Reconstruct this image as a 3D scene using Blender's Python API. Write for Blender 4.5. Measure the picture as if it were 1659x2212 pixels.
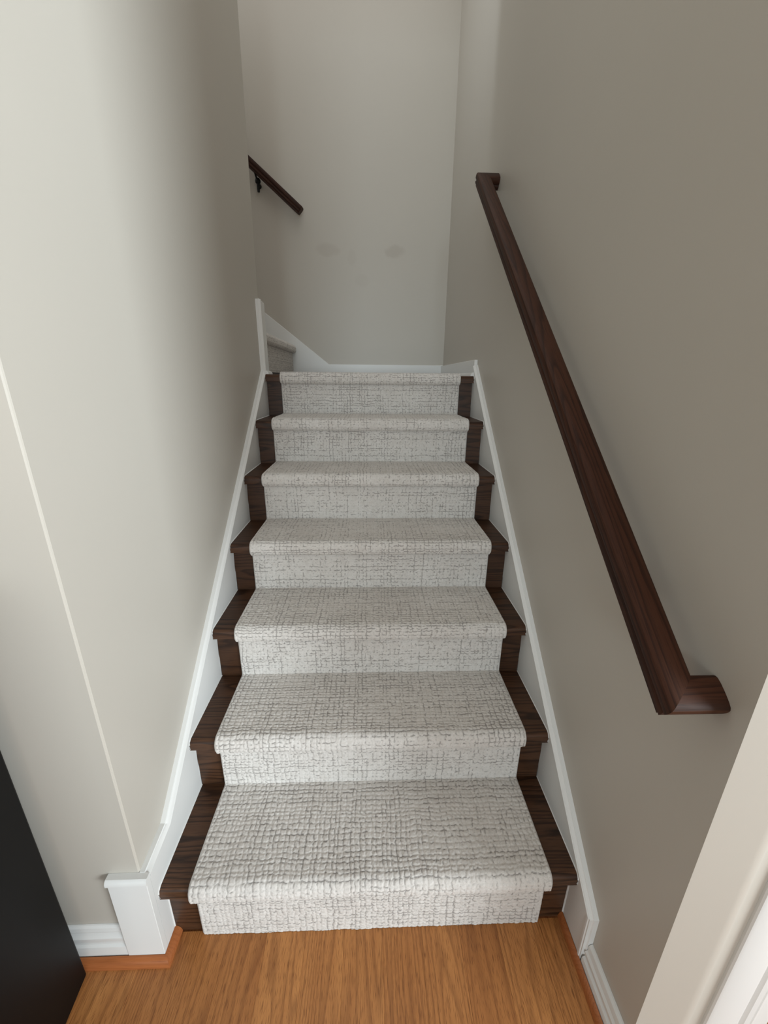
import bpy, bmesh, math, random
import numpy as np
from mathutils import Vector, Matrix

# ------------------------------------------------------------------ scene, camera, light
for o in list(bpy.data.objects):
    bpy.data.objects.remove(o)
SC = bpy.context.scene
COL = SC.collection

cam = bpy.data.cameras.new('camera')
cam_o = bpy.data.objects.new('camera', cam)
COL.objects.link(cam_o)
cam.sensor_fit = 'HORIZONTAL'
cam.sensor_width = 36.0
cam.lens = 864.16 / 1659 * 36.0
cam.clip_start = 0.02
R_ = Vector((0.99940249, -0.03342835, 0.00878684))
U_ = Vector((0.00217269, 0.31447609, 0.94926291))
F_ = Vector((0.03449555, 0.94867662, -0.31436082))
M = Matrix.Identity(4)
for i in range(3):
    M[i][0] = R_[i]; M[i][1] = U_[i]; M[i][2] = -F_[i]
M[0][3], M[1][3], M[2][3] = 0.49058, -0.64298, 1.31131
cam_o.matrix_world = M
SC.camera = cam_o

W = bpy.data.worlds.new('world'); SC.world = W
W.use_nodes = True
bg = W.node_tree.nodes['Background']
bg.inputs[0].default_value = (1.0, 0.985, 0.95, 1)
bg.inputs[1].default_value = 1.1

def area(name, loc, target, sx, sy, power, color):
    l = bpy.data.lights.new(name, 'AREA')
    l.shape = 'RECTANGLE'; l.size = sx; l.size_y = sy; l.energy = power; l.color = color
    o = bpy.data.objects.new(name, l); COL.objects.link(o)
    d = (Vector(target) - Vector(loc)).normalized()
    o.rotation_euler = d.to_track_quat('-Z', 'Y').to_euler()
    o.location = loc
    return o
# daylight of the room's window, to the right behind the viewer
kl = area('window_daylight', (5.39, -3.79, 1.75), (0.0, 0.1, 2.4), 2.2, 1.9, 76, (0.86, 0.95, 1.0))
kl.data.spread = math.radians(62)
# daylight of a second window across the room, straight behind the viewer
area('far_window_daylight', (-0.5, -10.0, 1.6), (0.4, 2.3, 2.0), 3.0, 2.0, 225, (0.78, 0.93, 1.0))
# daylight of the window at the head of the upper flight
ul = area('upstairs_daylight', (-3.4, 1.55, 4.1), (1.0, 1.52, 3.1), 0.3, 0.8, 0.9, (0.85, 0.93, 1.0))
ul.data.spread = math.radians(22)

SC.view_settings.view_transform = 'Standard'
SC.view_settings.look = 'None'
SC.view_settings.gamma = 1.0
SC.view_settings.use_curve_mapping = False
SC.view_settings.exposure = 0.15

# ------------------------------------------------------------------ dimensions
H = 0.19            # rise
G = 0.22901         # run
OV = 0.0268         # nosing overhang
TT = 0.0315         # tread thickness
SW = 0.9869         # stair width between the skirts
XL = -0.02          # left wall face
XR = 1.0069         # right wall face
YB = 2.35           # back wall face
YE = 1.425          # far end of left wall
YF = -0.037         # room face of the left wall's return
FZ = -0.012         # room floor
ZL = 7 * H          # landing
SL = H / G

# ------------------------------------------------------------------ helpers
def link(name, me, mat=None, parent=None):
    o = bpy.data.objects.new(name, me); COL.objects.link(o)
    if mat: me.materials.append(mat)
    if parent: o.parent = parent
    return o
def mesh(name, v, f, mat=None, parent=None, smooth=False):
    me = bpy.data.meshes.new(name)
    me.from_pydata([tuple(p) for p in v], [], f)
    bm = bmesh.new(); bm.from_mesh(me)
    bmesh.ops.recalc_face_normals(bm, faces=bm.faces)
    bm.to_mesh(me); bm.free()
    if smooth:
        for p in me.polygons: p.use_smooth = True
    me.update()
    return link(name, me, mat, parent)
def bevel(o, w, seg=2, ang=0.6):
    m = o.modifiers.new('bevel', 'BEVEL'); m.width = w; m.segments = seg
    m.limit_method = 'ANGLE'; m.angle_limit = ang
    return o
def autosmooth(o, ang=0.7):
    me = o.data
    for p in me.polygons: p.use_smooth = True
    bm = bmesh.new(); bm.from_mesh(me)
    for e in bm.edges:
        e.smooth = not (len(e.link_faces) == 2 and e.calc_face_angle(0) > ang)
    bm.to_mesh(me); bm.free()
    return o
def prism(name, poly, axis, a, b, mat, parent=None, bev=0, seg=2):
    """polygon in the two other axes (in order) extruded along axis from a to b"""
    def P(q, t):
        if axis == 0: return (t, q[0], q[1])
        if axis == 1: return (q[0], t, q[1])
        return (q[0], q[1], t)
    n = len(poly)
    v = [P(q, a) for q in poly] + [P(q, b) for q in poly]
    f = [tuple(range(n)), tuple(range(2*n-1, n-1, -1))] + [(i, (i+1) % n, n+(i+1) % n, n+i) for i in range(n)]
    o = mesh(name, v, f, mat, parent)
    if bev: bevel(o, bev, seg)
    return o
def box(name, lo, hi, mat, parent=None, bev=0, seg=2):
    return prism(name, [(lo[0], lo[1]), (hi[0], lo[1]), (hi[0], hi[1]), (lo[0], hi[1])], 2, lo[2], hi[2], mat, parent, bev, seg)
def sweep(name, path, prof_dirs, prof, mat, parent=None, closed_ends=True, smooth=0.7):
    """sections: path points; prof_dirs: per point two direction vectors (already mitred); prof: closed 2D profile"""
    n = len(prof); v = []; f = []
    for p, (a, b) in zip(path, prof_dirs):
        for (s, t) in prof:
            v.append(Vector(p) + Vector(a)*s + Vector(b)*t)
    for k in range(len(path)-1):
        for i in range(n):
            j = (i+1) % n
            f.append((k*n+i, k*n+j, (k+1)*n+j, (k+1)*n+i))
    if closed_ends:
        f.append(tuple(range(n))); f.append(tuple(range((len(path)-1)*n+n-1, (len(path)-1)*n-1, -1)))
    o = mesh(name, v, f, mat, parent)
    if smooth: autosmooth(o, smooth)
    return o
def tube(name, pts, r, mat, parent=None, n=8):
    pts = [Vector(p) for p in pts]; dirs = []
    for i, p in enumerate(pts):
        d = (pts[min(i+1, len(pts)-1)] - pts[max(i-1, 0)]).normalized()
        u = d.cross(Vector((0, 0, 1)))
        if u.length < 1e-3: u = d.cross(Vector((0, 1, 0)))
        u.normalize(); dirs.append((u, d.cross(u)))
    prof = [(r*math.cos(2*math.pi*i/n), r*math.sin(2*math.pi*i/n)) for i in range(n)]
    return sweep(name, pts, dirs, prof, mat, parent, True, 1.2)
def lathe(name, prof, origin, axis, mat, parent=None, n=20):
    axis = Vector(axis).normalized()
    u = axis.orthogonal().normalized(); w = axis.cross(u); v = []; f = []
    for (r, h) in prof:
        for i in range(n):
            a = 2*math.pi*i/n
            v.append(Vector(origin) + axis*h + (u*math.cos(a)+w*math.sin(a))*r)
    for k in range(len(prof)-1):
        for i in range(n):
            j = (i+1) % n
            f.append((k*n+i, k*n+j, (k+1)*n+j, (k+1)*n+i))
    f.append(tuple(range(n))); f.append(tuple(range(len(prof)*n-1, (len(prof)-1)*n-1, -1)))
    return autosmooth(mesh(name, v, f, mat, parent), 0.7)
def empty(name, loc=(0, 0, 0)):
    o = bpy.data.objects.new(name, None); COL.objects.link(o); o.location = loc
    o.empty_display_size = 0.05
    return o
def tag(o, label, cat=None, group=None):
    o['label'] = label
    if cat: o['category'] = cat
    if group: o['group'] = group
    return o
def struct(o, label=None, cat=None):
    o['kind'] = 'structure'
    if label: o['label'] = label
    if cat: o['category'] = cat
    return o
def adopt(o, parent):
    """parent to an empty that may stand off the origin, keeping world coordinates"""
    o.parent = parent
    o.matrix_parent_inverse = Matrix.Translation(parent.location).inverted()
    return o
def fillet(pts, radii, seg=5):
    out = []
    for i, (p, r) in enumerate(zip(pts, radii)):
        if r <= 0 or i in (0, len(pts)-1):
            out.append(tuple(p)); continue
        p = np.array(p, float); a = np.array(pts[i-1], float)-p; b = np.array(pts[i+1], float)-p
        la, lb = np.linalg.norm(a), np.linalg.norm(b); a /= la; b /= lb
        th = math.acos(np.clip(a@b, -1, 1)); d = min(r/math.tan(th/2), la*0.49, lb*0.49); r2 = d*math.tan(th/2)
        c = p + (a+b)/np.linalg.norm(a+b)*(r2/math.sin(th/2))
        s = p+a*d-c; e = p+b*d-c
        a0 = math.atan2(s[1], s[0]); a1 = math.atan2(e[1], e[0]); da = (a1-a0+math.pi) % (2*math.pi)-math.pi
        for k in range(seg+1):
            t = a0+da*k/seg
            out.append((c[0]+r2*math.cos(t), c[1]+r2*math.sin(t)))
    return out

# ------------------------------------------------------------------ materials
def mat(name):
    m = bpy.data.materials.new(name); m.use_nodes = True
    nt = m.node_tree; return m, nt, nt.nodes['Principled BSDF']
def N(nt, typ, **kw):
    n = nt.nodes.new(typ)
    for k, v in kw.items():
        if k.startswith('i_'):
            key = k[2:]; key = int(key) if key.isdigit() else key
            n.inputs[key].default_value = v
        else: setattr(n, k, v)
    return n
def math_(nt, op, a, b=None):
    n = nt.nodes.new('ShaderNodeMath'); n.operation = op
    for i, x in enumerate((a, b)):
        if x is None: continue
        if isinstance(x, (int, float)): n.inputs[i].default_value = x
        else: nt.links.new(x, n.inputs[i])
    return n.outputs[0]
def mix(nt, fac, a, b):
    n = nt.nodes.new('ShaderNodeMix'); n.data_type = 'RGBA'
    for i, x in ((0, fac), (6, a), (7, b)):
        if isinstance(x, (int, float)): n.inputs[i].default_value = x
        elif isinstance(x, tuple): n.inputs[i].default_value = x
        else: nt.links.new(x, n.inputs[i])
    return n.outputs[2]
def srgb(r, g, b):
    f = lambda c: (c/255/12.92) if c/255 <= 0.04045 else ((c/255+0.055)/1.055)**2.4
    return (f(r), f(g), f(b), 1)

def paint(name, col, rough, bump=0.05, scale=260, stains=False):
    m, nt, b = mat(name); L = nt.links
    g = N(nt, 'ShaderNodeNewGeometry')
    n = N(nt, 'ShaderNodeTexNoise', i_Scale=scale, i_Detail=3.0); L.new(g.outputs['Position'], n.inputs['Vector'])
    n2 = N(nt, 'ShaderNodeTexNoise', i_Scale=2.2, i_Detail=2.0); L.new(g.outputs['Position'], n2.inputs['Vector'])
    c2 = (col[0]*0.95, col[1]*0.95, col[2]*0.945, 1)
    c = mix(nt, n2.outputs[0], col, c2)
    if stains:
        sep = N(nt, 'ShaderNodeSeparateXYZ'); L.new(g.outputs['Position'], sep.inputs[0])
        nn = N(nt, 'ShaderNodeTexNoise', i_Scale=14.0, i_Detail=3.0); L.new(g.outputs['Position'], nn.inputs['Vector'])
        for (cx, cz, rx, rz, st) in ((0.222, 2.103, 0.085, 0.042, 0.13), (0.652, 2.10, 0.068, 0.042, 0.17),
                                     (0.375, 2.06, 0.03, 0.05, 0.06), (0.44, 1.93, 0.05, 0.04, 0.05)):
            dx = math_(nt, 'DIVIDE', math_(nt, 'SUBTRACT', sep.outputs[0], cx), rx)
            dz = math_(nt, 'DIVIDE', math_(nt, 'SUBTRACT', sep.outputs[2], cz), rz)
            r2 = math_(nt, 'ADD', math_(nt, 'MULTIPLY', dx, dx), math_(nt, 'MULTIPLY', dz, dz))
            r2 = math_(nt, 'ADD', r2, math_(nt, 'MULTIPLY', math_(nt, 'SUBTRACT', nn.outputs[0], 0.5), 1.6))
            mr = N(nt, 'ShaderNodeMapRange', interpolation_type='SMOOTHSTEP')
            mr.inputs[1].default_value = 1.25; mr.inputs[2].default_value = 0.35
            mr.inputs[3].default_value = 0.0; mr.inputs[4].default_value = st
            L.new(r2, mr.inputs[0])
            c = mix(nt, mr.outputs[0], c, (col[0]*0.36, col[1]*0.25, col[2]*0.19, 1))
    L.new(c, b.inputs['Base Color']) if not isinstance(c, tuple) else None
    b.inputs['Roughness'].default_value = rough
    bp = N(nt, 'ShaderNodeBump', i_Strength=bump, i_Distance=0.001); L.new(n.outputs[0], bp.inputs['Height'])
    L.new(bp.outputs[0], b.inputs['Normal'])
    return m

WALLC = (0.50, 0.472, 0.42, 1)
M_WALL = paint('greige_wall_paint', WALLC, 0.42)
M_BACK = paint('greige_wall_paint_scuffed', WALLC, 0.42, stains=True)
M_WHITE = paint('white_trim_paint', (0.75, 0.76, 0.75, 1), 0.35, 0.02, 90)

def oak(name, axis, light, dark, grain_dark, rough, scale=1.0, ringstr=0.75, bump=0.12, coat=0.0, along=0.7, across=9.0, rings=22.0, pore=0.55, spec=0.3, pal=22, pac=520):
    """axis = the way the grain runs (object coordinates)"""
    m, nt, b = mat(name); L = nt.links
    tc = N(nt, 'ShaderNodeTexCoord'); oi = N(nt, 'ShaderNodeObjectInfo')
    off = N(nt, 'ShaderNodeVectorMath', operation='SCALE'); off.inputs[0].default_value = (3.1, 5.7, 7.3)
    L.new(oi.outputs['Random'], off.inputs[3])
    add = N(nt, 'ShaderNodeVectorMath', operation='ADD'); L.new(tc.outputs['Object'], add.inputs[0]); L.new(off.outputs[0], add.inputs[1])
    def stretched(along, across):
        s = [across]*3; s[axis] = along
        v = N(nt, 'ShaderNodeVectorMath', operation='MULTIPLY'); L.new(add.outputs[0], v.inputs[0])
        v.inputs[1].default_value = s; return v.outputs[0]
    # growth rings: bands of a smooth stretched field, giving straight grain and cathedral arches
    fld = N(nt, 'ShaderNodeTexNoise', i_Scale=1.0, i_Detail=1.0); L.new(stretched(along*scale, across*scale), fld.inputs['Vector'])
    wob = N(nt, 'ShaderNodeTexNoise', i_Scale=1.0, i_Detail=3.0); L.new(stretched(9*scale, 60*scale), wob.inputs['Vector'])
    f = math_(nt, 'ADD', math_(nt, 'MULTIPLY', fld.outputs[0], rings), math_(nt, 'MULTIPLY', wob.outputs[0], 0.55))
    fr = math_(nt, 'FRACT', f)
    ring = N(nt, 'ShaderNodeValToRGB'); L.new(fr, ring.inputs[0])
    e = ring.color_ramp.elements
    e[0].position = 0.0; e[0].color = (0, 0, 0, 1); e[1].position = 1.0; e[1].color = (0, 0, 0, 1)
    x = e.new(0.45); x.color = (0.1, 0.1, 0.1, 1)
    x = e.new(0.86); x.color = (1, 1, 1, 1)
    # pores: fine dark dashes along the grain
    por = N(nt, 'ShaderNodeTexNoise', i_Scale=1.0, i_Detail=2.0); L.new(stretched(pal*scale, pac*scale), por.inputs['Vector'])
    pr = N(nt, 'ShaderNodeMapRange'); pr.inputs[1].default_value = 0.52; pr.inputs[2].default_value = 0.70; L.new(por.outputs[0], pr.inputs[0])
    brd = N(nt, 'ShaderNodeTexNoise', i_Scale=1.0, i_Detail=2.0); L.new(stretched(2.5*scale, 24*scale), brd.inputs['Vector'])
    c = mix(nt, brd.outputs[0], light, dark)
    tone = N(nt, 'ShaderNodeMapRange'); tone.inputs[3].default_value = 0.0; tone.inputs[4].default_value = 0.9; L.new(oi.outputs['Random'], tone.inputs[0])
    c = mix(nt, tone.outputs[0], c, dark)
    c = mix(nt, math_(nt, 'MULTIPLY', ring.outputs[0], ringstr), c, grain_dark)
    c = mix(nt, math_(nt, 'MULTIPLY', pr.outputs[0], pore), c, grain_dark)
    L.new(c, b.inputs['Base Color'])
    b.inputs['Roughness'].default_value = rough
    b.inputs['Specular IOR Level'].default_value = spec
    b.inputs['Coat Weight'].default_value = coat; b.inputs['Coat Roughness'].default_value = 0.25
    hgt = math_(nt, 'SUBTRACT', 1.0, math_(nt, 'ADD', math_(nt, 'MULTIPLY', ring.outputs[0], 0.5), math_(nt, 'MULTIPLY', pr.outputs[0], 0.5)))
    bp = N(nt, 'ShaderNodeBump', i_Strength=bump, i_Distance=0.0008); L.new(hgt, bp.inputs['Height']); L.new(bp.outputs[0], b.inputs['Normal'])
    return m
M_STAIR = oak('dark_stained_oak', 0, srgb(92, 63, 43), srgb(66, 43, 28), srgb(27, 15, 9), 0.42, 1.0, 0.8, 0.1)
M_STAIRY = oak('dark_stained_oak_along', 1, srgb(92, 63, 43), srgb(66, 43, 28), srgb(27, 15, 9), 0.42, 1.0, 0.8, 0.1)
M_RAIL = oak('dark_oak_handrail', 0, srgb(76, 45, 29), srgb(54, 30, 19), srgb(24, 11, 6), 0.55, 1.0, 0.65, 0.04, 0.0, 0.9, 16.0, 12.0, 0.5, 0.18)
M_FLOOR = oak('golden_oak_floor', 1, srgb(216, 153, 90), srgb(166, 107, 57), srgb(108, 62, 28), 0.42, 1.0, 0.45, 0.06, 0.0, 0.35, 9.0, 30.0, 0.8, 0.4, 45, 800)
M_SHOE = oak('orange_oak_shoe', 0, srgb(180, 114, 68), srgb(164, 98, 56), srgb(134, 76, 40), 0.35, 1.0, 0.35, 0.05)

def plain(name, col, rough, metal=0.0, noise=0.15, scale=30):
    m, nt, b = mat(name); L = nt.links
    g = N(nt, 'ShaderNodeTexCoord'); n = N(nt, 'ShaderNodeTexNoise', i_Scale=scale, i_Detail=3.0); L.new(g.outputs['Object'], n.inputs['Vector'])
    c = mix(nt, n.outputs[0], col, (col[0]*(1-noise), col[1]*(1-noise), col[2]*(1-noise), 1))
    L.new(c, b.inputs['Base Color']); b.inputs['Roughness'].default_value = rough; b.inputs['Metallic'].default_value = metal
    return m
M_BLACK = plain('black_lacquer', srgb(7, 7, 8), 0.5)
M_BLACK.node_tree.nodes['Principled BSDF'].inputs['Specular IOR Level'].default_value = 0.2
M_IRON = plain('black_iron', srgb(18, 17, 17), 0.45, 0.6)
M_BRASS = plain('satin_nickel', (0.55, 0.54, 0.52, 1), 0.3, 1.0)

# carpet: cream loops, grey yarn in the woven lines (stored per vertex by the weave below)
def carpet_mat():
    m, nt, b = mat('cream_woven_carpet'); L = nt.links
    at = N(nt, 'ShaderNodeAttribute', attribute_name='yarn')
    tone = N(nt, 'ShaderNodeAttribute', attribute_name='tone')
    tc = N(nt, 'ShaderNodeTexCoord')
    n = N(nt, 'ShaderNodeTexNoise', i_Scale=620.0, i_Detail=2.0); L.new(tc.outputs['Object'], n.inputs['Vector'])
    fib = N(nt, 'ShaderNodeMapRange'); fib.inputs[1].default_value = 0.42; fib.inputs[2].default_value = 0.72; L.new(n.outputs[0], fib.inputs[0])
    c = mix(nt, tone.outputs['Fac'], (0.735, 0.715, 0.685, 1), (0.63, 0.60, 0.565, 1))
    c = mix(nt, math_(nt, 'MULTIPLY', fib.outputs[0], 0.38), c, (0.44, 0.42, 0.40, 1))
    c = mix(nt, at.outputs['Fac'], c, (0.17, 0.155, 0.145, 1))
    L.new(c, b.inputs['Base Color']); b.inputs['Roughness'].default_value = 0.95
    b.inputs['Specular IOR Level'].default_value = 0.1
    b.inputs['Sheen Weight'].default_value = 0.15
    bp = N(nt, 'ShaderNodeBump', i_Strength=0.4, i_Distance=0.002); L.new(n.outputs[0], bp.inputs['Height']); L.new(bp.outputs[0], b.inputs['Normal'])
    return m
M_CARPET = carpet_mat()

# ------------------------------------------------------------------ setting: walls
ZT = 3.7
# left wall: slab between the stairs and the room, small bead on its room corner; far end leans a touch
def wall_left():
    c = 0.0035
    ye0, ye1 = 1.412, 1.47           # far edge at z 1.6 and z 2.7
    k = (ye1-ye0)/1.1
    def sec(z):
        ye = ye0 + k*max(0, min(z, 2.9)-1.6)
        return [(-0.14, YF), (XL-c, YF), (XL-c*0.3, YF+c*0.3), (XL, YF+c), (XL, ye), (-0.14, ye)]
    v = []; f = []
    zs = [FZ-0.05, 1.6, 2.9, ZT]
    for z in zs: v += [(x, y, z) for x, y in sec(z)]
    for a in range(len(zs)-1):
        for i in range(6):
            j = (i+1) % 6; f.append((a*6+i, a*6+j, a*6+6+j, a*6+6+i))
    f += [tuple(range(6)), tuple(range(len(zs)*6-1, len(zs)*6-7, -1))]
    return mesh('wall_left', v, f, M_WALL)
struct(wall_left(), 'greige painted wall on the left of the stairs')
struct(box('wall_front_left', (-2.2, YF, FZ-0.05), (-0.14, YF+0.12, ZT), M_WALL), 'greige wall facing the room behind the black cabinet')
struct(box('wall_upper_flight', (-2.6, 1.305, 0), (-0.14, YE, ZT), M_WALL), 'greige wall beside the upper flight')
struct(box('wall_right', (XR, -0.2, FZ-0.05), (XR+0.12, YB, ZT), M_WALL), 'greige wall on the right carrying the long handrail')
struct(box('wall_back', (-2.6, YB, 0), (XR+0.12, YB+0.12, 4.8), M_BACK), 'greige landing wall with two faint brown scuffs')
# room face right of the stairs, a streak of light modelled as an added bend beside the door casing
streak_bend = fillet([(XR, -0.2), (XR, -0.2325), (1.083, -0.2500), (1.101, -0.2435), (1.145, -0.2475), (1.145, -0.11), (XR+0.12, -0.11), (XR+0.12, -0.2)],
               [0, 0.0, 0.04, 0.04, 0, 0, 0, 0], 8)
fr = autosmooth(prism('wall_front_right', streak_bend, 2, FZ-0.05, ZT, M_WALL), 0.3)
struct(fr, 'narrow greige wall between the stair corner and the white door casing')

struct(box('wall_room_left', (-2.32, -5.6, FZ-0.05), (-2.2, YF+0.12, 3.0), M_WALL), 'greige wall at the far left of the room')
struct(box('ceiling', (-2.3, -5.6, 3.0), (3.4, -0.26, 3.1), paint('white_ceiling_paint', (0.75, 0.75, 0.73, 1), 0.8)), 'white ceiling of the room in front of the stairs')

# ------------------------------------------------------------------ floor: oak planks
floor = empty('floor', (0, 0, FZ)); struct(floor, 'golden oak strip floor in front of the stairs', 'floor')
PW = 0.0965
random.seed(4)
adopt(box('subfloor', (-2.2, -9.0, FZ-0.05), (5.0, 0.02, FZ-0.0145), M_FLOOR), floor)
plank_cache = {}
def plank(x, y0, y1):
    key = round(y1-y0, 3)
    if key not in plank_cache:
        h = 0.014; w = PW-0.0001; b = 0.0003; l = y1-y0
        poly = [(-w/2, -h), (w/2, -h), (w/2, -b), (w/2-b, 0), (-w/2+b, 0), (-w/2, -b)]
        o = prism('plank', poly, 1, 0, l, M_FLOOR); plank_cache[key] = o.data
    else:
        o = bpy.data.objects.new('plank', plank_cache[key]); COL.objects.link(o)
    o.location = (x, y0, FZ); adopt(o, floor)
    return o
LEN = (0.7, 1.1, 1.5)
k0 = -24
for k in range(k0, 27):
    xc = 0.3264 + PW*(k+0.5)
    yend = -0.003 if xc > -0.02 and xc < 1.0 else (-0.04 if xc < 0 else (-0.12 if xc > 1.2 else -0.235))
    y = yend
    first = random.choice(LEN)
    while y > -3.1:
        l = first; first = random.choice(LEN)
        y0 = y-l
        plank(xc, y0, y-0.0004)
        y = y0

# ------------------------------------------------------------------ stairs
stair = empty('staircase', (SW/2, 0, FZ))
tag(stair, 'dark stained oak stairs rising from the floor to the landing', 'staircase')
EMB = 0.010   # how far pieces run into the skirt boards
def tread_prof(y0, y1, zt):
    r = 0.012
    return fillet([(y1, zt-TT), (y0+0.001, zt-TT), (y0, zt-TT), (y0, zt), (y1, zt), (y1, zt-TT)], [0, 0, 0.012, 0.014, 0, 0], 5)[1:]
for k in range(7):
    z0 = k*H if k else FZ
    zt = (k+1)*H
    o = box('riser', (-SW/2+0.0005, 0, 0), (SW/2-0.0005, 0.018, zt-TT-z0-0.0006), M_STAIR)
    o.location = (SW/2, k*G, z0+0.0003); adopt(o, stair)
    y1 = (k+1)*G+0.015 if k < 6 else 6*G+0.09
    o = prism('tread' if k < 6 else 'landing_nosing', tread_prof(-OV, y1-k*G, 0), 0, -SW/2+0.0005, SW/2-0.0005, M_STAIR)
    autosmooth(o, 0.5); o.location = (SW/2, k*G, zt); adopt(o, stair)
    # small cove under the nosing
    cv = fillet([(0.0, -TT-0.012), (0.0, -TT), (-0.012, -TT)], [0, 0, 0])
# landing boards
land = empty('floor_landing', (SW/2, 1.9, ZL)); struct(land, 'dark oak landing floor', 'floor')
yb = 6*G+0.0905
nb = 10; bw = (YB-0.001-yb)/nb
for i in range(nb):
    o = box('plank', (-0.56, 0, -0.02), (0.502, bw-0.0008, 0), M_STAIR, bev=0.0008, seg=1)
    o.location = (SW/2, yb+i*bw, ZL); adopt(o, land)

# skirt boards -------------------------------------------------------------
def skirt_side(name, x0, x1, cap_x0, cap_x1, line, label, foot, yend_pts):
    pass
def cap_sweep(name, pts, xin, xout, parent, h=0.014):
    """moulding lying along pts (y,z of its top wall edge) between wall xout and stair side xin; mitred"""
    sgn = 1 if xin > xout else -1
    wd = abs(xin-xout)
    prof = [(0, -h), (0, 0), (wd*0.55, 0.0), (wd*0.62, -0.002), (wd*0.90, -0.0045), (wd+0.002, -0.0075), (wd+0.002, -h)]
    P = [np.array(p, float) for p in pts]; path = []; dirs = []
    for i, p in enumerate(P):
        t0 = P[i]-P[i-1] if i else P[1]-P[0]; t1 = P[i+1]-P[i] if i < len(P)-1 else P[i]-P[i-1]
        t0 /= np.linalg.norm(t0); t1 /= np.linalg.norm(t1)
        n0 = np.array([-t0[1], t0[0]]); n1 = np.array([-t1[1], t1[0]])
        m = n0+n1; m /= (1+n0@n1)
        path.append((xout, p[0], p[1])); dirs.append(((sgn, 0, 0), (0, m[0], m[1])))
    return sweep(name, path, dirs, prof, M_WHITE, parent, True, 0.5)
def stair_outline():
    pts = []
    for k in range(7):
        zt = (k+1)*H
        pts += [(k*G, k*H if k else FZ), (k*G, zt-TT), (k*G-OV+0.004, zt-TT), (k*G-OV, zt-TT+0.006), (k*G-OV, zt-0.012), (k*G-OV+0.006, zt-0.002), (k*G-OV+0.014, zt)]
    return pts
OUT = stair_outline()
def caulk(name, x, parent, pts=OUT, r=0.0023):
    return tube(name, [(x, p[0], p[1]) for p in pts], r, M_WHITE, parent, 5)

# left: level start, rise, plumb finish at the wall's end
CH = 0.014
trim1 = empty('trim_1', (0, 0.6, FZ)); struct(trim1, 'white skirt board and cap along the left wall', 'skirting')
LT = [(YF-0.0005, 0.2745), (0.058, 0.2845), (1.353, 1.340), (1.362, 1.3475), (1.362, 1.648)]   # top line, skirt plane
poly = [(YF, FZ), (YF, 0.2745-CH), (0.0585, 0.2845-CH), (1.368, 1.338), (1.372, 1.642), (YE, 1.642), (YE, ZL-0.02), (6*G, ZL-0.3), (0.3, FZ)]
adopt(prism('skirt_board', poly, 0, XL+0.0003, 0.0, M_WHITE), trim1)
adopt(cap_sweep('cap_moulding', LT[:2]+[(1.362, 1.3475), (1.362, 1.648)], 0.0, XL, None), trim1)
adopt(caulk('caulk_line', 0.0, None), trim1)
# the board returns round the wall corner onto the room face
adopt(box('return_board', (-0.0845, -0.0525, FZ), (0.0, YF-0.0003, 0.2735-CH), M_WHITE, None, 0.0008), trim1)
rp = [(YF-0.0003, 0.2735), (-0.050, 0.2735), (-0.0535, 0.271), (-0.0560, 0.266), (-0.0560, 0.2735-CH-0.001), (YF-0.0003, 0.2735-CH-0.001)]
adopt(autosmooth(prism('return_cap', rp, 0, -0.0870, 0.0015, M_WHITE), 0.5), trim1)
# the board also wraps the far end of the wall, towards the upper flight
up = [(0.0, ZL-0.02), (0.0, 1.642), (-0.02, 1.66), (-1.9, 1.66+1.9*0.83), (-1.9, 1.4+1.9*0.6), (-0.3, ZL-0.02)]
adopt(prism('upper_skirt_board', up, 1, YE, YE+0.018, M_WHITE, None, 0.0015), trim1)

# right: straight rise, plumb cut at the foot, level base on the landing
trim2 = empty('trim_2', (SW, 0.6, FZ)); struct(trim2, 'white skirt board and cap along the right wall', 'skirting')
RT = [(-0.0900, FZ+0.001), (-0.0900, 0.1545), (1.379, 1.3815), (1.379, 1.36)]
polyr = [(-0.0885, FZ), (-0.0885, 0.1545-0.006), (1.377, 1.3815-CH*0.9), (1.377, ZL-0.05), (6*G, ZL-0.3), (0.3, FZ)]
adopt(prism('skirt_board', polyr, 0, SW, XR-0.0003, M_WHITE), trim2)
adopt(cap_sweep('cap_moulding', [(-0.0915, FZ+0.002), (-0.0915, 0.1525), (1.379, 1.3825)], SW, XR, None, 0.012), trim2)
adopt(caulk('caulk_line', SW, None), trim2)

# landing base boards
def base_prof(h, t):
    return [(0, 0), (t, 0), (t, h-0.012), (t-0.003, h-0.006), (t*0.55, h-0.002), (0.0, h)]
trim3 = empty('trim_3', (0.5, YB, ZL)); struct(trim3, 'white base board along the landing wall with sloping skirt on the left', 'skirting')
bz = 1.409
bs = [(XR-0.0005, ZL), (XR-0.0005, bz), (0.2063, bz), (-0.2095, 1.729), (-2.0, 1.729+1.79*0.80), (-2.0, 2.2), (-0.35, ZL)]
adopt(prism('skirt_board', bs, 1, YB-0.0005, YB-0.016, M_WHITE, None, 0.0025), trim3)
adopt(box('base_board', (SW+0.003, 1.381, ZL), (XR-0.0005, YB-0.0165, bz-0.004), M_WHITE, None, 0.0025), trim3)
# quarter round at the landing's edge, seen end on
def quarter(name, x, sgn, y0, y1, z, r, m):
    pts = [(x, z), (x+sgn*r, z)] + [(x+sgn*r*math.cos(a), z+r*math.sin(a)) for a in [math.pi/2*i/6 for i in range(1, 7)]]
    return autosmooth(prism(name, pts, 1, y0, y1, m), 0.6)
adopt(quarter('quarter_round', 0.0003, 1, 6*G-OV+0.008, YE+0.01, ZL+0.0003, 0.017, M_WHITE), trim1)
adopt(quarter('quarter_round', SW-0.0003, -1, 6*G-OV+0.008, YB-0.017, ZL+0.0003, 0.017, M_WHITE), trim2)

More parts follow.
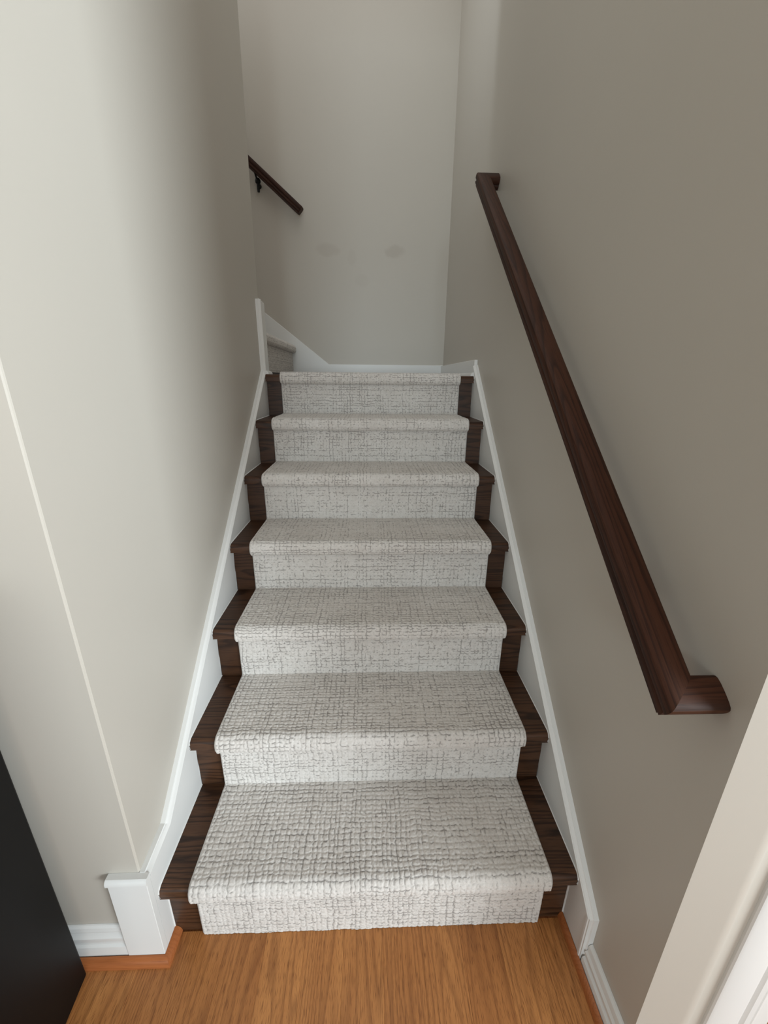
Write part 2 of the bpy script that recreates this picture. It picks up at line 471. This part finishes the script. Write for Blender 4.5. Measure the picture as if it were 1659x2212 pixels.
# room base boards ----------------------------------------------------------
colonial = [(0, 0), (0.0135, 0), (0.0135, 0.042), (0.0125, 0.048), (0.0085, 0.052), (0.0085, 0.060), (0.0105, 0.066), (0.0105, 0.076), (0.007, 0.082), (0.0055, 0.090), (0.0075, 0.096), (0.006, 0.106), (0.0025, 0.111), (0, 0.112)]
o = prism('baseboard_front_left', [(YF-0.0003-a, FZ+b) for a, b in colonial], 0, -2.2, -0.0855, M_WHITE)
struct(autosmooth(o, 0.35), 'white moulded base board left of the skirt return')
sc = 0.080/0.112
o = prism('baseboard_right', [(XR-0.0003-a*1.4, FZ+b*sc) for a, b in colonial], 1, -0.2500, -0.0925, M_WHITE)
struct(autosmooth(o, 0.35), 'white moulded base board at the foot of the right wall')
o = prism('baseboard_front_right', [(-0.2500-a*1.2, FZ+b*sc) for a, b in colonial], 0, XR-0.019, 1.135, M_WHITE)
struct(autosmooth(o, 0.35), 'white moulded base board round the right wall corner')

# oak shoe mouldings at the floor
def shoe_prof(r=0.016, h=0.02):
    return [(0, 0), (r, 0)] + [(r*math.cos(a), h*math.sin(a)) for a in [math.pi/2*i/6 for i in range(1, 7)]]
def shoe(name, path, outs, label, r=0.016):
    """path of (x,y) with mitred outward vectors"""
    p3 = [(x, y, FZ) for x, y in path]; d = [((a, b, 0), (0, 0, 1)) for a, b in outs]
    return struct(sweep(name, p3, d, shoe_prof(r), M_SHOE, None, True, 0.6), label)
shoe('trim_4', [(0.0003, -0.0005), (0.0003, -0.0530), (-0.60, -0.0530)], [(1, 0), (1, -1), (0, -1)], 'orange oak shoe moulding round the left skirt return')
shoe('trim_5', [(SW-0.0008, -0.0005), (SW-0.0008, -0.2665), (1.13, -0.2665)], [(-1, 0), (-1, -1), (0, -1)], 'orange oak shoe moulding under the right skirt', 0.011)

# ------------------------------------------------------------------ upper flight (turns left off the landing)
upper = empty('upper_staircase', (-0.055, 1.89, ZL))
tag(upper, 'upper flight of dark oak stairs climbing left from the landing', 'staircase')
UX = -0.052; UY0 = YE+0.0185; UY1 = YB-0.0165
for k in range(5):
    x = UX-k*G; zt = ZL+(k+1)*H
    adopt(box('riser', (x-0.018, UY0, zt-H+0.0003), (x, UY1, zt-TT-0.0005), M_STAIRY), upper)
    pr = fillet([(x-G+0.0005, zt-TT), (x+OV-0.001, zt-TT), (x+OV, zt-TT), (x+OV, zt), (x-G+0.0005, zt)], [0, 0, 0.012, 0.014, 0], 5)
    # stretch the profile along y
    o = prism('tread', pr, 1, UY0, UY1, M_STAIRY)
    adopt(autosmooth(o, 0.5), upper)

# ------------------------------------------------------------------ carpet runners
rng = np.random.default_rng(11)
def smooth_noise(a, b, sa, sb, seed):
    """value noise on coordinates a,b with cell sizes sa,sb"""
    r = np.random.default_rng(seed)
    A = a/sa; B = b/sb; A = A-A.min(); B = B-B.min()
    g = r.random((int(A.max())+3, int(B.max())+3))
    i = A.astype(int); j = B.astype(int); fa = A-i; fb = B-j
    fa = fa*fa*(3-2*fa); fb = fb*fb*(3-2*fb)
    return (g[i, j]*(1-fa)+g[i+1, j]*fa)*(1-fb)+(g[i, j+1]*(1-fa)+g[i+1, j+1]*fa)*fb
def smst(x, a, b):
    t = np.clip((x-a)/(b-a), 0, 1); return t*t*(3-2*t)
def lines(total, pitch, jit, seed):
    r = np.random.default_rng(seed); n = int(total/pitch)+4
    p = np.cumsum(np.full(n, pitch)*(1+jit*(r.random(n)-0.5)*2)); return p-2*pitch
def runner(name, poly2, to3, widthdir, width, th, du, dv, parent, seed, label=None):
    """poly2: 2D centre surface; to3(p2)->3D at u=0; widthdir: 3D unit; surface outward normal = left of the path"""
    P = np.array(poly2); seg = np.linalg.norm(np.diff(P, axis=0), axis=1); cum = np.concatenate([[0], np.cumsum(seg)])
    def curve(s):
        C = np.stack([np.interp(s, cum, P[:, 0]), np.interp(s, cum, P[:, 1])], 1)
        T = np.gradient(C, axis=0); T /= np.linalg.norm(T, axis=1)[:, None] + 1e-12
        return C, T
    sf = np.linspace(0, cum[-1], int(cum[-1]/0.0005)+2)
    C, T = curve(sf)
    kk = 9; ker = np.ones(kk)/kk
    Tp = np.pad(T, ((kk//2, kk//2), (0, 0)), mode='edge')
    T = np.stack([np.convolve(Tp[:, i], ker, 'valid') for i in (0, 1)], 1); T /= np.linalg.norm(T, axis=1)[:, None]
    Nf = np.stack([-T[:, 1], T[:, 0]], 1); O = C+Nf*th
    step = np.linalg.norm(np.diff(O, axis=0), axis=1); step = np.maximum(step, 0.00025)
    oc = np.concatenate([[0], np.cumsum(step)])
    nv = int(oc[-1]/dv)+1; s = np.linspace(0, oc[-1], nv)       # even along the pile surface
    C = np.stack([np.interp(s, oc, C[:, i]) for i in (0, 1)], 1)
    Nn = np.stack([np.interp(s, oc, Nf[:, i]) for i in (0, 1)], 1); Nn /= np.linalg.norm(Nn, axis=1)[:, None]
    cum = oc
    nu = int(width/du)+1; u1 = np.linspace(0, width, nu)
    U, S = np.meshgrid(u1, s, indexing='ij')
    # warped weave coordinates
    cols0 = lines(width+0.05, 0.0136, 0.28, seed+6)
    ci0 = np.clip(np.searchsorted(cols0, U)-1, 0, len(cols0)-2)
    ph = (U-cols0[ci0])/(cols0[ci0+1]-cols0[ci0])
    wv = S + 0.0020*np.sin(np.pi*np.clip(ph, 0, 1)) + (smooth_noise(U, S, 0.05, 0.05, seed)-0.5)*0.005 + (smooth_noise(U, S, 0.013, 0.012, seed+1)-0.5)*0.0042
    rows = lines(cum[-1]+0.05, 0.0118, 0.28, seed+2)
    ri = np.clip(np.searchsorted(rows, wv)-1, 0, len(rows)-2)
    # every loop bows the line beside it: scalloped rows and columns
    r0 = rows[ri]; r1 = rows[ri+1]; dr = np.minimum(wv-r0, r1-wv); rn = np.where(wv-r0 < r1-wv, ri, ri+1)
    rofs = (np.random.default_rng(seed+3).random(len(rows)+2)-0.5)*0.0022
    phr = (wv-r0)/(r1-r0)
    wu = U + 0.0014*np.sin(np.pi*np.clip(phr, 0, 1)) + rofs[ri] + (smooth_noise(U, S, 0.06, 0.08, seed+4)-0.5)*0.006 + (smooth_noise(U, S, 0.010, 0.010, seed+5)-0.5)*0.0036
    cols = lines(width+0.05, 0.0136, 0.28, seed+6)
    ci = np.clip(np.searchsorted(cols, wu)-1, 0, len(cols)-2)
    c0 = cols[ci]; c1 = cols[ci+1]; dc = np.minimum(wu-c0, c1-wu); cn = np.where(wu-c0 < c1-wu, ci, ci+1)
    # pillow relief
    pil = (1-0.9*np.exp(-(dr/0.0020)**2))*(1-0.9*np.exp(-(dc/0.0020)**2))
    hgt = th + 0.0016*(pil-1) + (smooth_noise(U, S, 0.0030, 0.0030, seed+7)-0.5)*0.0009 + (smooth_noise(U, S, 0.03, 0.03, seed+8)-0.5)*0.0007
    # grey yarn: broken lines along the grooves, some rows and columns stronger
    rg = np.random.default_rng(seed+9).random(len(rows)+2); cg = np.random.default_rng(seed+10).random(len(cols)+2)
    patch = smooth_noise(U, S, 0.16, 0.12, seed+11)
    hb = smooth_noise(U, rn*1.0, 0.045, 0.72, seed+12); hb2 = smooth_noise(U, S, 0.0052, 0.0052, seed+13)
    vb = smooth_noise(cn*1.0, S, 0.72, 0.045, seed+14)
    sh = smst(hb*0.50+rg[rn]*0.42+patch*0.30+(hb2-0.5)*0.85, 0.50, 0.82)
    sv = smst(vb*0.50+cg[cn]*0.42+patch*0.30+(hb2-0.5)*0.85, 0.54, 0.86)
    lw = 0.0012 + 0.0005*(smooth_noise(U, S, 0.006, 0.006, seed+19)-0.4)
    yarn = np.maximum(sh*np.exp(-(dr/lw)**2), 0.85*sv*np.exp(-(dc/lw)**2))
    yarn = np.clip(yarn + 0.25*smst(smooth_noise(U, S, 0.003, 0.003, seed+15), 0.74, 0.95), 0, 1)*0.92
    tone = smooth_noise(U, S, 0.012, 0.011, seed+16)*0.6+smooth_noise(U, S, 0.09, 0.09, seed+17)*0.4
    edge = np.minimum(U, width-U); hgt = np.where(edge < 0.004, hgt-0.004*(1-edge/0.004)**2, hgt)
    yarn = np.where(edge < 0.005, yarn*0.25, yarn)
    ragged = (smooth_noise(S, U, 0.006, 5.0, seed+18)-0.5)*0.0016
    UU = U + np.where(edge < 0.002, ragged, 0)
    # closing strips down the two bound edges
    def col(uv, hh): return np.full(nv, uv), np.full(nv, hh)
    ex = [(-0.0008, th*0.55), (-0.0004, 0.0)]
    Us = [np.full(nv, ex[1][0]), np.full(nv, ex[0][0])]+[UU[i] for i in range(nu)]+[np.full(nv, width-ex[0][0]), np.full(nv, width-ex[1][0])]
    Hs = [np.full(nv, 0.0), np.full(nv, th*0.55)]+[hgt[i] for i in range(nu)]+[np.full(nv, th*0.55), np.full(nv, 0.0)]
    Z = np.zeros(nv)
    Y = [Z, Z]+[yarn[i] for i in range(nu)]+[Z, Z]; Tn = [Z+0.6, Z+0.5]+[tone[i] for i in range(nu)]+[Z+0.5, Z+0.6]
    Us = np.array(Us); Hs = np.array(Hs); n2 = nu+4
    Q = C[None]+Nn[None]*Hs[..., None]
    V = to3(Q[..., 0], Q[..., 1], Us).reshape(-1, 3)
    idx = np.arange(n2*nv).reshape(n2, nv)
    F = np.stack([idx[:-1, :-1], idx[1:, :-1], idx[1:, 1:], idx[:-1, 1:]], -1).reshape(-1, 4)
    me = bpy.data.meshes.new(name)
    me.vertices.add(len(V)); me.vertices.foreach_set('co', V.astype(np.float32).ravel())
    me.loops.add(F.size); me.loops.foreach_set('vertex_index', F.astype(np.int32).ravel())
    me.polygons.add(len(F)); me.polygons.foreach_set('loop_start', np.arange(0, F.size, 4, dtype=np.int32))
    me.polygons.foreach_set('loop_total', np.full(len(F), 4, dtype=np.int32))
    me.polygons.foreach_set('use_smooth', np.ones(len(F), bool))
    for nm, arr in (('yarn', Y), ('tone', Tn)):
        a = me.attributes.new(nm, 'FLOAT', 'POINT'); a.data.foreach_set('value', np.array(arr).astype(np.float32).ravel())
    me.update(); me.validate()
    return link(name, me, M_CARPET, parent)

TH = 0.011
def runner_path():
    g = 0.0012
    pts = [(-g, FZ+0.001)]; rad = [0]
    for k in range(7):
        zt = (k+1)*H; y = k*G
        pts += [(y-g, zt-TT-g), (y-OV-g, zt-TT-g), (y-OV-g, zt+g)]; rad += [0.004, 0.010, 0.016]
        if k < 6: pts.append(((k+1)*G-g, zt+g)); rad.append(0.012)
    pts.append((6*G+0.16, ZL+g)); rad.append(0)
    return fillet(pts, rad, 7)
RW = 0.850; RX = 0.0705
run_e = empty('stair_runner', (RX+RW/2, 0, FZ))
tag(run_e, 'cream woven carpet runner with grey grid lines covering the lower stairs', 'carpet')
rp_ = runner_path()
o = runner('carpet', rp_, lambda a, b, u: np.stack([RX+u, a, b], -1), None, RW, TH, 0.0018, 0.0018, None, 21)
adopt(o, run_e)
o = runner('landing_carpet', [(6*G+0.1605, ZL+0.0012), (YB-0.08, ZL+0.0012)], lambda a, b, u: np.stack([RX+u, a, b], -1), None, RW, TH, 0.004, 0.004, None, 51)
adopt(o, run_e)
# runner of the upper flight
def upper_path():
    g = 0.0012; pts = [(-UX-g, ZL+0.0135)]; rad = [0]
    for k in range(3):
        zt = ZL+(k+1)*H; y = -UX+k*G
        pts += [(y-g, zt-TT-g), (y-OV-g, zt-TT-g), (y-OV-g, zt+g)]; rad += [0.004, 0.010, 0.016]
        pts.append((y+G-g, zt+g)); rad.append(0.012)
    return fillet(pts, rad, 7)
o = runner('upper_stair_runner', upper_path(), lambda a, b, u: np.stack([-a, 1.5+u, b], -1), None, UY1-0.001-1.5, TH, 0.003, 0.003, None, 71)
tag(o, 'cream carpet runner on the upper flight behind the left wall', 'carpet')

# ------------------------------------------------------------------ handrails
def rail_profile(w=0.052, h=0.046):
    # (lateral, up) closed, up = 0 at the crown
    half = [(0.0, 0.0), (0.25, -0.012), (0.39, -0.045), (0.455, -0.10), (0.485, -0.19), (0.5, -0.30), (0.5, -0.46), (0.485, -0.50),
            (0.44, -0.53), (0.425, -0.60), (0.45, -0.66), (0.475, -0.69), (0.475, -0.80), (0.45, -0.84), (0.40, -0.86), (0.40, -1.0)]
    r = half + [(-a, b) for a, b in reversed(half[1:])]
    return [(a*w, b*h) for a, b in r]
def sweep_local(name, frame, path, dirs, prof, m, parent):
    """build in a frame whose local x runs along the rail, so the grain follows it"""
    inv = frame.inverted(); r3 = frame.to_3x3().inverted()
    o = sweep(name, [inv @ Vector(p) for p in path], [(r3 @ Vector(a), r3 @ Vector(b)) for a, b in dirs], prof, m, None, True, 0.5)
    o.matrix_world = frame
    if parent:
        o.parent = parent; o.matrix_parent_inverse = Matrix.Translation(parent.location).inverted()
    return o
def frame_of(p, t, n):
    t = Vector(t).normalized(); n = Vector(n).normalized(); b = n.cross(t)
    m = Matrix.Identity(4)
    for i in range(3): m[i][0] = t[i]; m[i][1] = b[i]; m[i][2] = n[i]; m[i][3] = p[i]
    return m
SR = 0.8264
tl = math.sqrt(1+SR*SR); TV = Vector((0, 1/tl, SR/tl)); NV = Vector((0, -SR/tl, 1/tl))
XC = XR-0.062                      # rail centre line
def railpt(y, x=XC): return Vector((x, y, 1.4530+SR*(y-0.5)))
prof = rail_profile()
hand = empty('handrail', (XC, 0.5, 1.0)); tag(hand, 'long dark oak handrail with returned ends on the right wall', 'handrail')
yb_ = -0.1895; yt_ = 1.268
A = railpt(yb_); B = railpt(yt_)
X1 = Vector((1, 0, 0))
fr1 = frame_of(railpt(0.5), TV, NV)
# main length, mitred 45 degrees at both ends: lateral vector skewed along the rail
sweep_local('rail', fr1, [A, B], [(-X1 - TV, NV), (-X1 + TV, NV)], prof, M_RAIL, hand)
for (p, s) in ((A, -1), (B, 1)):
    e = Vector((XR-0.0002, p.y, p.z))
    fr2 = frame_of(p, X1, NV)
    sweep_local('return', fr2, [p, e], [(-X1 + s*TV, NV), (s*TV, NV)], prof, M_RAIL, hand)
def bracket_right(y):
    c = railpt(y); u = c + NV*(-0.046)
    wz = u.z-0.045
    br = empty('bracket', (0, 0, 0)); br.parent = None
    return c, u, wz
for y in (0.02, 0.84):
    u = railpt(y) - NV*0.046
    parts = []
    ros = lathe('bracket', [(0.0, 0.0), (0.026, 0.0), (0.026, 0.004), (0.018, 0.008), (0.009, 0.010), (0.008, 0.016), (0.0, 0.016)], (XR, y-0.01, u.z-0.085), (-1, 0, 0), M_IRON)
    adopt(ros, hand)
    arm = tube('bracket_arm', [(XR-0.012, y-0.01, u.z-0.085), (XR-0.040, y-0.01, u.z-0.084), (XR-0.056, y-0.010, u.z-0.072), (XC, y-0.008, u.z-0.050), (XC, y-0.004, u.z-0.004)], 0.006, M_IRON)
    arm.parent = ros
    sad = mesh('saddle', [railpt(y-0.035)-NV*0.0461+X1*a*0.011+NV*c+TV*l for l in (0, 0.07) for a, c in ((-1, 0), (1, 0), (1, -0.005), (-1, -0.005))],
               [(0, 1, 2, 3), (4, 7, 6, 5), (0, 4, 5, 1), (1, 5, 6, 2), (2, 6, 7, 3), (3, 7, 4, 0)], M_IRON)
    sad.parent = ros

# short rail of the upper flight on the landing wall
YC = YB-0.062
TU = Vector((-1/tl, 0, SR/tl)); NU = Vector((SR/tl, 0, 1/tl)); Y1 = Vector((0, 1, 0))
def uprail(x): return Vector((x, YC, 2.3265+SR*(0.060-x)))
hu = empty('handrail', (0, YC, 2.3)); tag(hu, 'short dark handrail sloping up behind the left wall corner', 'handrail')
C0 = uprail(0.080); C1 = uprail(-1.6)
sweep_local('rail', frame_of(C0, TU, NU), [C0, C1], [(-Y1, NU), (-Y1, NU)], prof, M_RAIL, hu)
# end cap tapering back
cap = [(a*0.9, b*0.92-0.0015) for a, b in prof]
sweep_local('end_cap', frame_of(C0, TU, NU), [C0 - TU*0.006, C0+TU*0.0005], [(-Y1, NU), (-Y1, NU)], cap, M_RAIL, hu)
bx_ = -0.186
u = uprail(bx_) - NU*0.046
ros = lathe('bracket', [(0, 0), (0.013, 0), (0.013, 0.004), (0.012, 0.008), (0.010, 0.012), (0.009, 0.020), (0.0, 0.020)], (bx_, YB, u.z-0.062), (0, -1, 0), M_IRON); adopt(ros, hu)
pl = lathe('bracket_post', [(0.0, -0.055), (0.007, -0.053), (0.009, -0.040), (0.009, -0.012), (0.015, -0.006), (0.017, 0.004), (0.014, 0.014), (0.008, 0.018), (0, 0.018)], (bx_, YB-0.034, u.z-0.050), (0, 0, 1), M_IRON, ros)
arm = tube('bracket_arm', [(bx_, YB-0.015, u.z-0.060), (bx_, YB-0.034, u.z-0.048), (bx_-0.006, YC+0.012, u.z-0.028), (bx_-0.010, YC, u.z-0.004)], 0.006, M_IRON, ros)

# ------------------------------------------------------------------ black cabinet at the left
cab = empty('cabinet', (-0.172, -0.072, FZ)); cab.rotation_euler = (0, 0, math.radians(5))
tag(cab, 'tall plain black cabinet cut off by the lower left corner', 'cabinet')
def cp(name, lo, hi, m, b=0.002):
    o = box(name, lo, hi, m, None, b, 3); o.parent = cab; return o
D = 0.42; WD = 0.75; HC = 1.02
cp('side_panel', (-0.02, -D, 0), (0, 0, HC-0.025), M_BLACK, 0.005)
cp('side_panel', (-WD, -D, 0), (-WD+0.02, -0.0, HC-0.025), M_BLACK, 0.005)
cp('back_panel', (-WD+0.0205, -0.012, 0.06), (-0.0205, -0.002, HC-0.026), M_BLACK)
cp('bottom_panel', (-WD+0.0205, -D+0.03, 0.06), (-0.0205, -0.0125, 0.08), M_BLACK)
cp('plinth', (-WD+0.0205, -D+0.04, 0), (-0.0205, -D+0.055, 0.0595), M_BLACK)
cp('top', (-WD-0.004, -D-0.022, HC-0.0245), (0.0, 0.0, HC), M_BLACK, 0.004)
for i in (0, 1):
    x0 = -WD+0.002+i*(WD/2-0.001)
    d = cp('door', (x0, -D-0.0195, 0.065), (x0+WD/2-0.004, -D-0.0005, HC-0.028), M_BLACK, 0.002)
    hx = x0+(WD/2-0.03 if i == 0 else 0.03)
    hdl = tube('handle', [(hx, -D-0.019, 0.62), (hx, -D-0.045, 0.63), (hx, -D-0.045, 0.77), (hx, -D-0.019, 0.78)], 0.005, M_BRASS); hdl.parent = d

# ------------------------------------------------------------------ door on the right
door = empty('door_1', (1.55, -0.2, FZ)); struct(door, 'white door and moulded casing at the right edge', 'door')
cs = [(0.0, 0.0), (0.0, 0.005), (0.0015, 0.008), (0.006, 0.010), (0.050, 0.014), (0.055, 0.013), (0.060, 0.008), (0.066, 0.007), (0.071, 0.011), (0.080, 0.012), (0.084, 0.008), (0.088, 0.010), (0.094, 0.009), (0.098, 0.006), (0.098, 0.0)]
YD = -0.2440
for nm, x0, sg in (('casing', 1.1190, 1), ('casing', 2.130, -1)):
    adopt(autosmooth(prism(nm, [(x0+sg*a, YD-b) for a, b in cs], 2, FZ, 2.12, M_WHITE), 0.35), door)
adopt(autosmooth(prism('head_casing', [(YD-b, 2.12+0.0-a+0.098) for a, b in cs], 0, 1.1190, 2.130, M_WHITE), 0.35), door)
adopt(box('jamb', (1.2190, -0.2470, FZ), (1.252, -0.11, 2.12), M_WHITE, None, 0.001), door)
adopt(box('jamb', (2.015, -0.2470, FZ), (2.0315, -0.11, 2.12), M_WHITE, None, 0.001), door)
leaf = box('door_leaf', (1.2535, -0.175, FZ+0.008), (2.0135, -0.14, 2.115), M_WHITE, None, 0.0015); adopt(leaf, door)
for (x0, x1, z0, z1) in ((1.36, 1.60, 0.25, 0.95), (1.67, 1.91, 0.25, 0.95), (1.36, 1.60, 1.1, 1.95), (1.67, 1.91, 1.1, 1.95)):
    q = box('panel', (x0, -0.181, z0), (x1, -0.1752, z1), M_WHITE, None, 0.005); q.parent = leaf
kn = lathe('knob', [(0, 0), (0.026, 0), (0.026, 0.006), (0.01, 0.012), (0.01, 0.03), (0.024, 0.04), (0.027, 0.052), (0.018, 0.064), (0, 0.066)], (1.95, -0.1752, 1.0), (0, -1, 0), M_BRASS, leaf)
struct(box('wall_door_side', (2.13-0.098, YD, FZ-0.05), (3.0, -0.11, ZT), M_WALL), 'greige wall beyond the door')
struct(box('wall_door_head', (1.146, YD, 2.2), (2.031, -0.11, ZT), M_WALL), 'greige wall above the door')
